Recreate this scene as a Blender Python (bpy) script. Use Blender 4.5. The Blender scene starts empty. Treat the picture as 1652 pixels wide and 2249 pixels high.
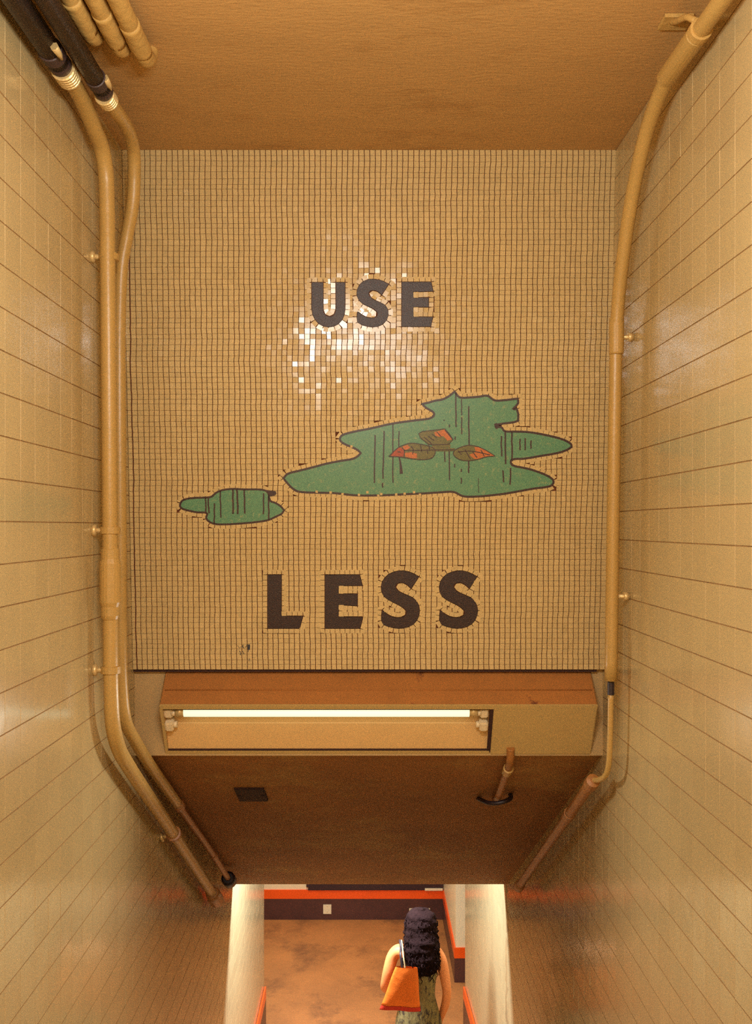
import bpy, bmesh, math, random
import numpy as np
from mathutils import Vector, Matrix

random.seed(7)
rng = np.random.default_rng(7)
S = bpy.context.scene
COL = S.collection
PI = math.pi

# ------------------------------------------------------------------ dimensions (metres)
EYE = 4.4175            # eye height above the lower corridor floor (z = 0)
F = 2070.0              # focal length in pixels of a 1652 x 2249 frame
H = 0.93                # half width of the stair passage
CEIL = EYE + 1.418      # upper ceiling
HB = EYE - 0.908        # bottom of the header wall
Y_STRIP = 3.74          # plane of the strip that carries the lamp
SOF_Y0, SOF_Y1 = 3.76, 6.31
SOF_Z1 = EYE - 2.393
Y_WALLEND = 8.37
Y_FAR = 10.61
LOWCEIL = 2.55
LAND = EYE - 1.55       # upper landing
ST_Y0, ST_Y1 = 1.15, 6.30
STRIPE0, STRIPE1 = 0.235, 0.335


def soffit(y):
    return HB + (SOF_Z1 - HB) * (y - SOF_Y0) / (SOF_Y1 - SOF_Y0)


def stair(y):
    if y < ST_Y0: return LAND
    if y > ST_Y1: return 0.0
    return LAND * (1 - (y - ST_Y0) / (ST_Y1 - ST_Y0))


def at(px, py, y):
    """survey point: sight line through a pixel, met at distance y"""
    return Vector(((px - 810) / F * y, y, EYE - (py - 1157) / F * y))


def at_x(px, py, x):
    y = x * F / (px - 810)
    return at(px, py, y)


# ------------------------------------------------------------------ materials
def lin(c):
    return tuple(((v / 255) / 12.92 if v / 255 <= 0.04045 else ((v / 255 + 0.055) / 1.055) ** 2.4) for v in c)


def mat(name, col, rough=0.5, vary=0.0, scale=8.0, stain=None, stain_scale=3.0, stain_lo=0.55, stain_hi=0.7,
        bump=0.0, bump_scale=40.0, coat=0.0, island=0.0, metallic=0.0, spec=0.5, stretch=None):
    m = bpy.data.materials.new(name); m.use_nodes = True
    nt = m.node_tree; N = nt.nodes; L = nt.links
    b = N['Principled BSDF']
    c = lin(col)
    b.inputs['Roughness'].default_value = rough
    b.inputs['Metallic'].default_value = metallic
    b.inputs['Coat Weight'].default_value = coat
    b.inputs['Coat Roughness'].default_value = 0.08
    b.inputs['Specular IOR Level'].default_value = spec
    tc = N.new('ShaderNodeTexCoord')
    src = tc.outputs['Object']
    if stretch:
        mp = N.new('ShaderNodeMapping'); mp.inputs['Scale'].default_value = stretch
        L.new(src, mp.inputs['Vector']); src = mp.outputs['Vector']
    rgb = N.new('ShaderNodeRGB'); rgb.outputs[0].default_value = (*c, 1)
    out = rgb.outputs[0]
    if vary > 0:
        n = N.new('ShaderNodeTexNoise'); n.inputs['Scale'].default_value = scale; n.inputs['Detail'].default_value = 6
        n.inputs['Roughness'].default_value = 0.65
        L.new(src, n.inputs['Vector'])
        mr = N.new('ShaderNodeMapRange')
        mr.inputs[1].default_value = 0.25; mr.inputs[2].default_value = 0.75
        mr.inputs[3].default_value = 1 - vary; mr.inputs[4].default_value = 1 + vary
        L.new(n.outputs['Fac'], mr.inputs[0])
        mx = N.new('ShaderNodeVectorMath'); mx.operation = 'SCALE'
        L.new(out, mx.inputs[0]); L.new(mr.outputs[0], mx.inputs['Scale']); out = mx.outputs[0]
    if island > 0:
        g = N.new('ShaderNodeNewGeometry')
        mr = N.new('ShaderNodeMapRange'); mr.inputs[3].default_value = 1 - island; mr.inputs[4].default_value = 1 + island
        L.new(g.outputs['Random Per Island'], mr.inputs[0])
        mx = N.new('ShaderNodeVectorMath'); mx.operation = 'SCALE'
        L.new(out, mx.inputs[0]); L.new(mr.outputs[0], mx.inputs['Scale']); out = mx.outputs[0]
    if stain:
        n = N.new('ShaderNodeTexNoise'); n.inputs['Scale'].default_value = stain_scale; n.inputs['Detail'].default_value = 8
        n.inputs['Roughness'].default_value = 0.7
        L.new(src, n.inputs['Vector'])
        mr = N.new('ShaderNodeMapRange'); mr.inputs[1].default_value = stain_lo; mr.inputs[2].default_value = stain_hi
        L.new(n.outputs['Fac'], mr.inputs[0])
        mx = N.new('ShaderNodeMix'); mx.data_type = 'RGBA'
        mx.inputs[7].default_value = (*lin(stain), 1)
        L.new(mr.outputs[0], mx.inputs[0]); L.new(out, mx.inputs[6]); out = mx.outputs[2]
    L.new(out, b.inputs['Base Color'])
    if bump > 0:
        n = N.new('ShaderNodeTexNoise'); n.inputs['Scale'].default_value = bump_scale; n.inputs['Detail'].default_value = 3
        L.new(src, n.inputs['Vector'])
        bp = N.new('ShaderNodeBump'); bp.inputs['Strength'].default_value = 1.0; bp.inputs['Distance'].default_value = bump
        L.new(n.outputs['Fac'], bp.inputs['Height']); L.new(bp.outputs[0], b.inputs['Normal'])
    return m


def emit(name, col, strength):
    m = bpy.data.materials.new(name); m.use_nodes = True
    nt = m.node_tree; b = nt.nodes['Principled BSDF']
    b.inputs['Base Color'].default_value = (*lin(col), 1)
    b.inputs['Emission Color'].default_value = (*lin(col), 1)
    b.inputs['Emission Strength'].default_value = strength
    return m


M = dict(
    wtile=mat('wall_tile', (184, 162, 116), 0.17, vary=0.05, scale=3, island=0.04, bump=0.0008, bump_scale=9, coat=0.0, spec=0.5),
    wgrout=mat('wall_grout', (180, 154, 108), 0.8, vary=0.1),
    wjoint=mat('wall_joint', (146, 112, 66), 0.9, vary=0.1),
    ceil=mat('ceiling_paint', (184, 142, 84), 0.75, vary=0.07, scale=2.5, stain=(164, 120, 64), stain_scale=2.0, bump=0.002, bump_scale=30, stretch=(1.0, 3.0, 1.0)),
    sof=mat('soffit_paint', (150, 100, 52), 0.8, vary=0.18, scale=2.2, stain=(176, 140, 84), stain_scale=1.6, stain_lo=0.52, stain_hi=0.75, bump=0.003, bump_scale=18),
    strip=mat('header_plaster', (176, 146, 98), 0.7, vary=0.08),
    mtile=mat('mosaic_tile', (196, 171, 120), 0.15, vary=0.04, scale=4, island=0.05, spec=0.45),
    mgrout=mat('mosaic_grout', (96, 52, 26), 0.9, vary=0.15),
    letter=mat('black_mosaic_glass', (42, 20, 22), 0.42, vary=0.5, scale=260, bump=0.001, bump_scale=300),
    pond=mat('green_mosaic_glass', (86, 136, 102), 0.35, vary=0.16, scale=160, stain=(150, 158, 112), stain_scale=55, stain_lo=0.56, stain_hi=0.72),
    ink=mat('dark_mosaic_line', (52, 24, 26), 0.4, vary=0.3, scale=120),
    olive=mat('olive_mosaic_glass', (98, 94, 48), 0.35, vary=0.35, scale=140),
    rust=mat('orange_mosaic_glass', (182, 100, 42), 0.35, vary=0.3, scale=140),
    rustdk=mat('red_mosaic_glass', (156, 62, 24), 0.35, vary=0.3, scale=140),
    graf=mat('blue_black_ink', (40, 44, 58), 0.6),
    pipe=mat('tan_pipe_paint', (180, 144, 80), 0.38, vary=0.07, scale=10, bump=0.001, bump_scale=60),
    pipe2=mat('brown_pipe_paint', (158, 104, 52), 0.45, vary=0.2, scale=12),
    pipedk=mat('dark_conduit', (62, 44, 42), 0.55, vary=0.15, scale=14),
    wrap=mat('wrapped_conduit', (184, 146, 80), 0.6, vary=0.12, scale=14, bump=0.004, bump_scale=35),
    brass=mat('worn_metal', (214, 186, 130), 0.3, vary=0.1, metallic=0.35),
    black=mat('black_rubber', (40, 26, 30), 0.5),
    house=mat('lamp_housing_paint', (186, 156, 98), 0.45, vary=0.05, scale=6),
    dust=mat('dusty_rust_top', (162, 104, 46), 0.8, vary=0.12, scale=7, stain=(96, 46, 22), stain_scale=7, stain_lo=0.62, stain_hi=0.70),
    refl=mat('lamp_reflector', (214, 172, 112), 0.35, vary=0.06, scale=5, stain=(150, 98, 52), stain_scale=9, stain_lo=0.66, stain_hi=0.75),
    holder=mat('lamp_holder_plastic', (226, 206, 168), 0.4),
    tube=emit('lit_tube', (222, 234, 206), 0.66),
    shade_plate=mat('dark_shade_and_plate', (54, 26, 20), 0.8),  # dark fittings, and strips painted as shade
    orange=mat('orange_tile_band', (238, 84, 18), 0.25, vary=0.06, scale=6),
    base=mat('dark_base_tile', (78, 44, 34), 0.35, vary=0.25, scale=6),
    floor=mat('stained_concrete', (172, 108, 52), 0.6, vary=0.22, scale=2.2, stain=(104, 62, 30), stain_scale=1.9, stain_lo=0.5, stain_hi=0.72, bump=0.003, bump_scale=25),
    step=mat('pale_concrete', (196, 166, 118), 0.6, vary=0.12, scale=4),
    white=mat('white_plate', (226, 206, 160), 0.4),
    board=mat('dark_board', (50, 28, 26), 0.4),
    paint=mat('far_wall_paint', (230, 206, 156), 0.4, vary=0.05, scale=3),
    skin=mat('skin', (230, 140, 78), 0.5, vary=0.05, scale=10),
    hair=mat('black_curly_hair', (32, 17, 15), 0.9, vary=0.3, scale=60, bump=0.006, bump_scale=90, spec=0.06),
    dress=mat('olive_print_dress', (128, 110, 62), 0.8, vary=0.35, scale=34, stain=(58, 42, 26), stain_scale=22, stain_lo=0.5, stain_hi=0.58, bump=0.006, bump_scale=30, stretch=(2.0, 1.0, 0.7)),
    bag=mat('orange_canvas', (244, 116, 16), 0.75, vary=0.12, scale=9, bump=0.004, bump_scale=14),
    bagdk=mat('red_canvas_hem', (198, 44, 12), 0.75, vary=0.15, scale=12),
    cream=mat('cream_strap', (200, 172, 120), 0.7),
    shoe=mat('sandal_leather', (90, 56, 34), 0.6),
)


# ------------------------------------------------------------------ mesh helpers
def obj(name, bm, mats, parent=None, smooth=False):
    me = bpy.data.meshes.new(name)
    bm.normal_update(); bm.to_mesh(me); bm.free()
    if not isinstance(mats, (list, tuple)): mats = [mats]
    for m in mats: me.materials.append(m)
    if smooth:
        for p in me.polygons: p.use_smooth = True
    o = bpy.data.objects.new(name, me); COL.objects.link(o)
    if parent:
        o.parent = parent
        o.matrix_parent_inverse = Matrix.Translation(-parent.location)
    return o


def thing(name, loc, label, cat, group=None):
    o = bpy.data.objects.new(name, None); COL.objects.link(o)
    o.empty_display_size = 0.05
    o.location = loc
    o['label'] = label; o['category'] = cat
    if group: o['group'] = group
    return o


def tag(o, label, cat, group=None):
    o['label'] = label; o['category'] = cat
    if group: o['group'] = group
    return o


def struct(o, label=None, cat=None):
    o['kind'] = 'structure'
    if label: o['label'] = label
    if cat: o['category'] = cat
    return o


def box(bm, x0, x1, y0, y1, z0, z1, mi=0, bev=0.0):
    vs = [bm.verts.new((x, y, z)) for x in (x0, x1) for y in (y0, y1) for z in (z0, z1)]
    fs = []
    for q in ((0, 1, 3, 2), (4, 6, 7, 5), (0, 4, 5, 1), (2, 3, 7, 6), (0, 2, 6, 4), (1, 5, 7, 3)):
        f = bm.faces.new([vs[i] for i in q]); f.material_index = mi; fs.append(f)
    if bev > 0:
        es = list({e for f in fs for e in f.edges})
        bmesh.ops.bevel(bm, geom=es, offset=bev, segments=2, profile=0.7, affect='EDGES')
    return fs


def prism_x(bm, yz, x0, x1, mi=0):
    """extrude a (y, z) outline along x"""
    a = [bm.verts.new((x0, y, z)) for y, z in yz]
    b = [bm.verts.new((x1, y, z)) for y, z in yz]
    n = len(yz)
    fs = [bm.faces.new(a), bm.faces.new(b[::-1])]
    for i in range(n):
        fs.append(bm.faces.new((a[i], b[i], b[(i + 1) % n], a[(i + 1) % n])))
    for f in fs: f.material_index = mi
    bmesh.ops.recalc_face_normals(bm, faces=fs)
    return fs


def smooth_path(pts, sub=8):
    P = [Vector(p) for p in pts]
    if len(P) < 3: return P
    out = []
    for i in range(len(P) - 1):
        p0 = P[i - 1] if i > 0 else P[i] * 2 - P[i + 1]
        p1, p2 = P[i], P[i + 1]
        p3 = P[i + 2] if i + 2 < len(P) else P[i + 1] * 2 - P[i]
        # centripetal catmull-rom
        def tj(ti, a, b): return ti + max((b - a).length, 1e-6) ** 0.5
        t0 = 0; t1 = tj(t0, p0, p1); t2 = tj(t1, p1, p2); t3 = tj(t2, p2, p3)
        for k in range(sub):
            t = t1 + (t2 - t1) * k / sub
            A1 = p0 * ((t1 - t) / (t1 - t0)) + p1 * ((t - t0) / (t1 - t0))
            A2 = p1 * ((t2 - t) / (t2 - t1)) + p2 * ((t - t1) / (t2 - t1))
            A3 = p2 * ((t3 - t) / (t3 - t2)) + p3 * ((t - t2) / (t3 - t2))
            B1 = A1 * ((t2 - t) / (t2 - t0)) + A2 * ((t - t0) / (t2 - t0))
            B2 = A2 * ((t3 - t) / (t3 - t1)) + A3 * ((t - t1) / (t3 - t1))
            out.append(B1 * ((t2 - t) / (t2 - t1)) + B2 * ((t - t1) / (t2 - t1)))
    out.append(P[-1])
    return out


def tube(bm, path, rad, seg=16, mi=0, cap=True):
    """path: points, rad: number or list of one radius per point"""
    P = [Vector(p) for p in path]
    R = rad if isinstance(rad, (list, tuple)) else [rad] * len(P)
    t = (P[1] - P[0]).normalized()
    up = Vector((0, 0, 1)) if abs(t.z) < 0.9 else Vector((1, 0, 0))
    u = t.cross(up).normalized()
    rings = []
    for i, p in enumerate(P):
        tn = (P[min(i + 1, len(P) - 1)] - P[max(i - 1, 0)]).normalized()
        u = (u - tn * u.dot(tn)).normalized()
        v = tn.cross(u)
        rings.append([bm.verts.new(p + (u * math.cos(a) + v * math.sin(a)) * R[i]) for a in
                      (2 * PI * k / seg for k in range(seg))])
    for a, b in zip(rings, rings[1:]):
        for k in range(seg):
            f = bm.faces.new((a[k], a[(k + 1) % seg], b[(k + 1) % seg], b[k])); f.material_index = mi; f.smooth = True
    if cap:
        for r in (rings[0][::-1], rings[-1]):
            f = bm.faces.new(r); f.material_index = mi
    return rings


def tube_obj(name, path, rad, m, parent=None, seg=18, sub=8):
    bm = bmesh.new()
    p = smooth_path(path, sub)
    tube(bm, p, rad, seg)
    return obj(name, bm, m, parent)


def collar(name, p, d, prof, m, parent, seg=20):
    """lathe around axis d at p; prof = list of (distance along axis, radius)"""
    bm = bmesh.new()
    d = Vector(d).normalized()
    pts = [Vector(p) + d * a for a, r in prof]
    # keep frames constant: build rings straight
    up = Vector((0, 0, 1)) if abs(d.z) < 0.9 else Vector((1, 0, 0))
    u = d.cross(up).normalized(); v = d.cross(u)
    rings = [[bm.verts.new(c + (u * math.cos(2 * PI * k / seg) + v * math.sin(2 * PI * k / seg)) * r) for k in range(seg)]
             for c, (a, r) in zip(pts, prof)]
    for a, b in zip(rings, rings[1:]):
        for k in range(seg):
            bm.faces.new((a[k], a[(k + 1) % seg], b[(k + 1) % seg], b[k]))
    bm.faces.new(rings[0]); bm.faces.new(rings[-1])
    bmesh.ops.recalc_face_normals(bm, faces=bm.faces)
    o = obj(name, bm, m, parent)
    return o


# ------------------------------------------------------------------ tiled side walls
def tiled_wall(name, sx, pitch, zoff, yoff, label):
    """sx = -1 left, +1 right.  Real glazed tiles with tiny random tilts on a grout bed."""
    def wx(y):
        if sx < 0 or y < SOF_Y1: return H
        return H - 0.073 * (y - SOF_Y1) / (Y_WALLEND - SOF_Y1)
    bm = bmesh.new()
    y0, y1 = -2.6, Y_WALLEND
    # grout bed with thickness
    pts = [(y0, LAND - 0.05), (ST_Y0, LAND - 0.05), (ST_Y1, -0.02), (y1, -0.02), (y1, LOWCEIL), (SOF_Y1 + .15, LOWCEIL),
           (SOF_Y1 - .1, SOF_Z1 + 0.25), (3.95, HB + 0.1), (3.95, CEIL + 0.03), (y0, CEIL + 0.03)]
    cols = [y0, ST_Y0, 3.95, SOF_Y1 - .1, SOF_Y1 + .15, y1]
    def lo(y):
        return LAND - .05 if y <= ST_Y0 else (max(-0.02, stair(y) - .05) if y < ST_Y1 else -0.02)
    def hi(y, side):
        if y < 3.95 or (y == 3.95 and side < 0): return CEIL + 0.03
        if y < SOF_Y1 + .15: return soffit(min(y, SOF_Y1)) + 0.25
        return LOWCEIL
    segs = [y0, ST_Y0, 3.95, SOF_Y1 - .1, SOF_Y1 + .15, y1]
    for a, b in zip(segs, segs[1:]):
        h0, h1 = hi(a, 1), hi(b, -1)
        if a == SOF_Y1 + .15: h0 = LOWCEIL
        for xo, rev in ((0, False), (0.2, True)):
            q = [(sx * (wx(a) + xo), a, lo(a)), (sx * (wx(b) + xo), b, lo(b)), (sx * (wx(b) + xo), b, h1), (sx * (wx(a) + xo), a, h0)]
            if (sx > 0) == rev: q = q[::-1]
            f = bm.faces.new([bm.verts.new(c) for c in q]); f.material_index = 2
    # end return at the far edge
    q = [(sx * wx(y1), y1, -.02), (sx * (wx(y1) + .2), y1, -.02), (sx * (wx(y1) + .2), y1, LOWCEIL), (sx * wx(y1), y1, LOWCEIL)]
    f = bm.faces.new([bm.verts.new(c) for c in q]); f.material_index = 0
    th = 0.0012
    g = 0.0006; gz = 0.0010
    ny = int((y1 - y0) / pitch) + 2
    nz = int(6.2 / pitch) + 2
    ky0 = math.floor((y0 - yoff) / pitch)
    kz0 = math.floor((-EYE - zoff) / pitch)
    for i in range(ny):
        ya = yoff + (ky0 + i) * pitch
        yb = ya + pitch
        yc = (ya + yb) / 2
        if yc < y0: continue
        if ya > y1 - 0.01: continue
        if yb > y1: yb = y1 + g
        for j in range(nz):
            za = EYE + zoff + (kz0 + j) * pitch; zb = za + pitch
            zc = (za + zb) / 2
            if zc < stair(yc + .1) - 0.12 or zb < 0.01: continue
            if yc < 3.80:
                if zc > CEIL + .04: continue
            elif yc < SOF_Y1:
                if zc > soffit(yc) + .14: continue
            elif zc > LOWCEIL: continue
            ty = rng.normal(0, 0.0042); tz = rng.normal(0, 0.0042)
            ins = 0.0008
            base = []; top = []
            for (yy, zz, dy, dz) in ((ya + g, za + gz, -1, -1), (yb - g, za + gz, 1, -1), (yb - g, zb - gz, 1, 1), (ya + g, zb - gz, -1, 1)):
                d = th + dy * ty * pitch / 2 + dz * tz * pitch / 2
                base.append(bm.verts.new((sx * wx(yy), yy, zz)))
                top.append(bm.verts.new((sx * (wx(yy) - d), yy - dy * ins, zz - dz * ins)))
            if sx > 0: bm.faces.new(top[::-1])
            else: bm.faces.new(top)
            for k in range(4):
                q = (base[k], base[(k + 1) % 4], top[(k + 1) % 4], top[k])
                fs = bm.faces.new(q if sx < 0 else q[::-1]); fs.material_index = 2 if k in (0, 2) else 1
    o = obj(name, bm, [M['wtile'], M['wgrout'], M['wjoint']])
    return struct(o, label)


tiled_wall('wall_left', -1, 0.1083, 0.0132, 2.4064, 'glazed cream tile wall on the left of the stairs')
tiled_wall('wall_right', 1, 0.1045, 0.0566, 2.389, 'glazed cream tile wall on the right of the stairs')

# ------------------------------------------------------------------ shell
bm = bmesh.new(); box(bm, -H - .2, H + .2, -2.8, 3.58, CEIL, CEIL + .2)
struct(obj('ceiling', bm, M['ceil']), 'brown painted flat ceiling over the upper landing')

Y0T, TILT = 3.549, 0.164 / 1.979


def panel_y(z):            # mosaic surface, leaning out towards the top
    return Y0T + TILT * (CEIL - z)


PB = EYE - 0.5614          # bottom of the mosaic panel
bm = bmesh.new()
prism_x(bm, [(panel_y(CEIL) + .022, CEIL + .1), (panel_y(PB) + .022, PB + .004), (Y_STRIP, PB + .004), (Y_STRIP, HB), (SOF_Y0, HB), (3.98, HB - .0), (3.98, CEIL + .1)], -H - .05, H + .05)
struct(obj('wall_front', bm, M['strip']), 'plaster header wall hanging over the stairs')
bm = bmesh.new()
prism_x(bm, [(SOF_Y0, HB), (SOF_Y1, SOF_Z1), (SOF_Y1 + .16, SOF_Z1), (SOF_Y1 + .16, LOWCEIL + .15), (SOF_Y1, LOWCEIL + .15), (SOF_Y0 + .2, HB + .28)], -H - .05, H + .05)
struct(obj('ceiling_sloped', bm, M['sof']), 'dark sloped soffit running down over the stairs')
bm = bmesh.new(); box(bm, -3.2, 2.4, SOF_Y1 + .1, Y_FAR + .1, LOWCEIL, LOWCEIL + .15)
struct(obj('ceiling_lower', bm, M['ceil']), 'ceiling of the lower corridor')
bm = bmesh.new(); box(bm, -3.2, 2.4, ST_Y1, Y_FAR + .1, -.15, 0)
struct(obj('floor', bm, M['floor']), 'stained brown concrete floor of the lower corridor')
# stairs and upper landing
bm = bmesh.new()
nst = 17
prof = [(-2.8, LAND)]
for i in range(nst):
    yy = ST_Y0 + (ST_Y1 - ST_Y0) * i / (nst - 1)
    prof.append((yy, LAND * (1 - i / nst)))
    prof.append((yy, LAND * (1 - (i + 1) / nst)))
prof += [(ST_Y1, -.15), (-2.8, LAND - .3)]
prism_x(bm, prof, -H - .001, H + .001)
struct(obj('stairs', bm, M['step']), 'concrete stairs going down to the corridor')
bm = bmesh.new(); box(bm, -H - .2, H + .2, -2.8, -2.6, LAND - .3, CEIL + .2)
struct(obj('wall_back', bm, M['paint']), 'plain wall at the back of the upper landing')
bm = bmesh.new(); box(bm, -3.2, 2.4, Y_FAR, Y_FAR + .15, 0, LOWCEIL)
struct(obj('wall_far', bm, M['paint']), 'cream wall across the end of the lower corridor')
bm = bmesh.new(); box(bm, .845, 2.4, 9.15, Y_FAR + .1, 0, LOWCEIL)
struct(obj('pillar', bm, M['paint']), 'cream wall block at the right end of the corridor')
bm = bmesh.new(); box(bm, -3.3, -3.2, Y_WALLEND - .3, Y_FAR, 0, LOWCEIL)
struct(obj('wall_side', bm, M['paint']), 'cream wall closing the corridor')


def band(name, pts, z0, z1, t, m, lab):
    """a strip with thickness t following a plan polyline"""
    bm = bmesh.new()
    for (a, b) in zip(pts, pts[1:]):
        a = Vector((*a, 0)); b = Vector((*b, 0))
        d = (b - a).normalized(); n = Vector((-d.y, d.x, 0))
        vs = []
        for z in (z0, z1):
            for q in (a - d * 0, b + d * 0, b + n * t, a + n * t):
                vs.append(bm.verts.new((q.x, q.y, z)))
        for q in ((3, 2, 1, 0), (4, 5, 6, 7), (0, 1, 5, 4), (1, 2, 6, 5), (2, 3, 7, 6), (3, 0, 4, 7)):
            bm.faces.new([vs[i] for i in q])
    bmesh.ops.recalc_face_normals(bm, faces=bm.faces)
    return struct(obj(name, bm, m), lab)


runs = [('left', [(-H + .004, Y_WALLEND), (-H + .004, ST_Y1 + .03)][::-1], -0.014),
        ('right', [(H - .004, ST_Y1 + .03), (H - .073 - .004, Y_WALLEND)], 0.014),
        ('far', [(-3.2, Y_FAR), (.845, Y_FAR)], -0.014),
        ('corner', [(.845, Y_FAR - .02), (.845, 9.15)], -0.014),
        ('return', [(.831, 9.15), (2.4, 9.15)], -0.014)]
for i, (nm, pts, t) in enumerate(runs):
    band('baseboard_' + nm, pts, 0.0, STRIPE0, t, M['base'], 'dark tiled base along the %s wall of the corridor' % nm)
    band('trim_%d' % (i + 1), pts, STRIPE0, STRIPE1, t * 1.1, M['orange'], 'orange tile band above the dark base, %s wall' % nm)

# ------------------------------------------------------------------ mosaic mural
PITCH = 0.02055
mural = thing('mosaic_mural', (0, panel_y(PB), PB), 'cream tile mosaic wall reading USE LESS around green ponds', 'mosaic')
TV = Vector((0, TILT, -1)).normalized()        # down along the leaning panel
NV = Vector((0, -1, -TILT)).normalized()       # towards the viewer
ORG = Vector((0, Y0T, CEIL))
PANEL_H = (Vector((0, panel_y(PB), PB)) - ORG).length


def pt(px, py):
    """pixel of the survey photo -> plan (u across, s down) on the mural surface"""
    y = (Y0T + TILT * (CEIL - EYE)) / (1 - TILT * (py - 1157) / F)
    p = at(px, py, y)
    return (p.x, (p - ORG).dot(TV))


def on_panel(u, s, d=0.0):
    return Vector((u, 0, 0)) + ORG + TV * s + NV * d


def zoomed(pts, ox, oy, sc):
    return [pt(ox + x / sc, oy + y / sc) for x, y in pts]


def crm(pts, sub=4, closed=True):
    P = [Vector((a, b, 0)) for a, b in pts]
    n = len(P); out = []
    for i in range(n if closed else n - 1):
        if closed: p0, p1, p2, p3 = P[i - 1], P[i], P[(i + 1) % n], P[(i + 2) % n]
        else: p0, p1, p2, p3 = P[max(i - 1, 0)], P[i], P[i + 1], P[min(i + 2, n - 1)]
        d1, d2 = p1 - p0, p2 - p1; d3 = p3 - p2
        k1 = 0.5 if d1.length and d2.length and d1.normalized().dot(d2.normalized()) > 0.35 else 0.0
        k2 = 0.5 if d3.length and d2.length and d3.normalized().dot(d2.normalized()) > 0.35 else 0.0
        m1 = (d1 + d2) * k1; m2 = (d2 + d3) * k2
        L = d2.length
        if m1.length: m1 = m1.normalized() * L * (1 if k1 else 0)
        if m2.length: m2 = m2.normalized() * L * (1 if k2 else 0)
        if not k1: m1 = d2 * .8
        if not k2: m2 = d2 * .8
        for q in range(sub):
            t = q / sub
            h = p1 * (2 * t**3 - 3 * t**2 + 1) + m1 * (t**3 - 2 * t**2 + t) + p2 * (-2 * t**3 + 3 * t**2) + m2 * (t**3 - t**2)
            out.append((h.x, h.y))
    if not closed: out.append((P[-1].x, P[-1].y))
    return out


zU = lambda p: zoomed(p, 660, 590, 5.1625)
zL = lambda p: zoomed(p, 560, 1230, 3.1769)
U_ = [(130, 160), (130, 300), (130, 440), (138, 510), (165, 572), (220, 632), (310, 662), (400, 645), (465, 590), (498, 515), (505, 440), (505, 300), (505, 160),
      (403, 160), (403, 300), (403, 450), (395, 500), (370, 535), (330, 547), (285, 530), (262, 490), (257, 440), (257, 300), (257, 160)]
S_ = [(998, 180), (930, 143), (850, 125), (770, 128), (700, 158), (655, 215), (640, 290), (660, 350), (710, 400), (780, 435), (840, 465), (873, 505), (865, 543),
      (820, 563), (760, 558), (700, 530), (648, 488), (648, 605), (720, 645), (820, 662), (900, 648), (960, 605), (992, 540), (990, 470), (955, 415), (890, 382),
      (820, 350), (780, 310), (775, 275), (800, 250), (850, 250), (890, 270), (920, 300)]
E_ = [(1150, 155), (1480, 155), (1502, 258), (1278, 265), (1278, 335), (1452, 330), (1452, 437), (1278, 437), (1278, 550), (1500, 552), (1475, 658), (1148, 658)]
L2 = [(90, 102), (185, 102), (185, 390), (335, 390), (312, 475), (90, 475)]
E2 = [(490, 102), (730, 102), (750, 177), (584, 177), (584, 235), (715, 235), (715, 318), (584, 310), (584, 395), (754, 395), (733, 475), (490, 475)]
S2 = [(1143, 115), (1100, 92), (1045, 75), (980, 80), (925, 105), (890, 150), (882, 200), (900, 250), (950, 285), (1010, 315), (1050, 345), (1058, 370), (1035, 395),
      (985, 400), (935, 385), (888, 350), (888, 437), (945, 465), (1010, 475), (1075, 462), (1125, 425), (1147, 365), (1140, 310), (1105, 265), (1050, 240), (1000, 215),
      (980, 185), (990, 165), (1020, 155), (1060, 170), (1090, 197)]
letters = [('U', crm(zU(U_))), ('S', crm(zU(S_))), ('E', zU(E_)), ('L', zL(L2)), ('E', zL(E2)), ('S', crm(zL(S2))),
           ('S', crm(zL([(x + 405, y) for x, y in S2])))]
zA = lambda p: zoomed(p, 600, 840, 4.589)
zB = lambda p: zoomed(p, 920, 840, 4.589)
zC = lambda p: zoomed(p, 380, 840, 5.9)
zD = lambda p: zoomed(p, 840, 930, 6.354)
pond_out = crm(zA([(105, 965), (150, 920), (260, 890), (380, 860), (530, 820), (680, 790), (800, 770), (850, 745), (885, 712), (850, 680), (790, 650), (720, 620),
                   (680, 590), (675, 560), (700, 530), (800, 500), (1000, 460), (1200, 415), (1450, 380), (1570, 365), (1615, 340), (1620, 310), (1590, 285), (1540, 255), (1500, 218), (1580, 200)])
               + zB([(160, 185), (235, 172), (300, 140), (360, 92), (410, 150), (500, 152), (600, 145), (690, 135), (760, 180), (850, 180), (995, 163), (998, 210), (945, 270), (985, 268),
                     (1000, 320), (1000, 385), (960, 400), (850, 415), (772, 428), (772, 452), (830, 452), (862, 490), (950, 495), (1100, 500), (1300, 535), (1450, 575), (1530, 620), (1538, 650), (1490, 680),
                     (1400, 710), (1200, 745), (1060, 768), (945, 775), (925, 800), (945, 835), (1100, 870), (1250, 920), (1340, 970), (1355, 1010), (1320, 1045), (1150, 1070), (900, 1115), (700, 1140),
                     (560, 1150), (440, 1145), (350, 1103), (200, 1108), (40, 1118)])
               + zA([(1400, 1122), (1140, 1135), (850, 1138), (620, 1115), (420, 1110), (260, 1100), (200, 1070), (150, 1020)]))
puddle_out = crm(zC([(95, 1600), (120, 1535), (180, 1508), (280, 1495), (420, 1490), (500, 1480), (560, 1430), (640, 1395), (780, 1378), (920, 1385), (1100, 1385), (1200, 1400), (1240, 1440),
                     (1260, 1530), (1330, 1560), (1400, 1605), (1440, 1655), (1410, 1700), (1330, 1740), (1240, 1780), (1100, 1805), (900, 1825), (650, 1838), (540, 1830), (470, 1800), (435, 1755),
                     (450, 1700), (420, 1685), (320, 1682), (220, 1662), (130, 1637)]))
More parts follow.
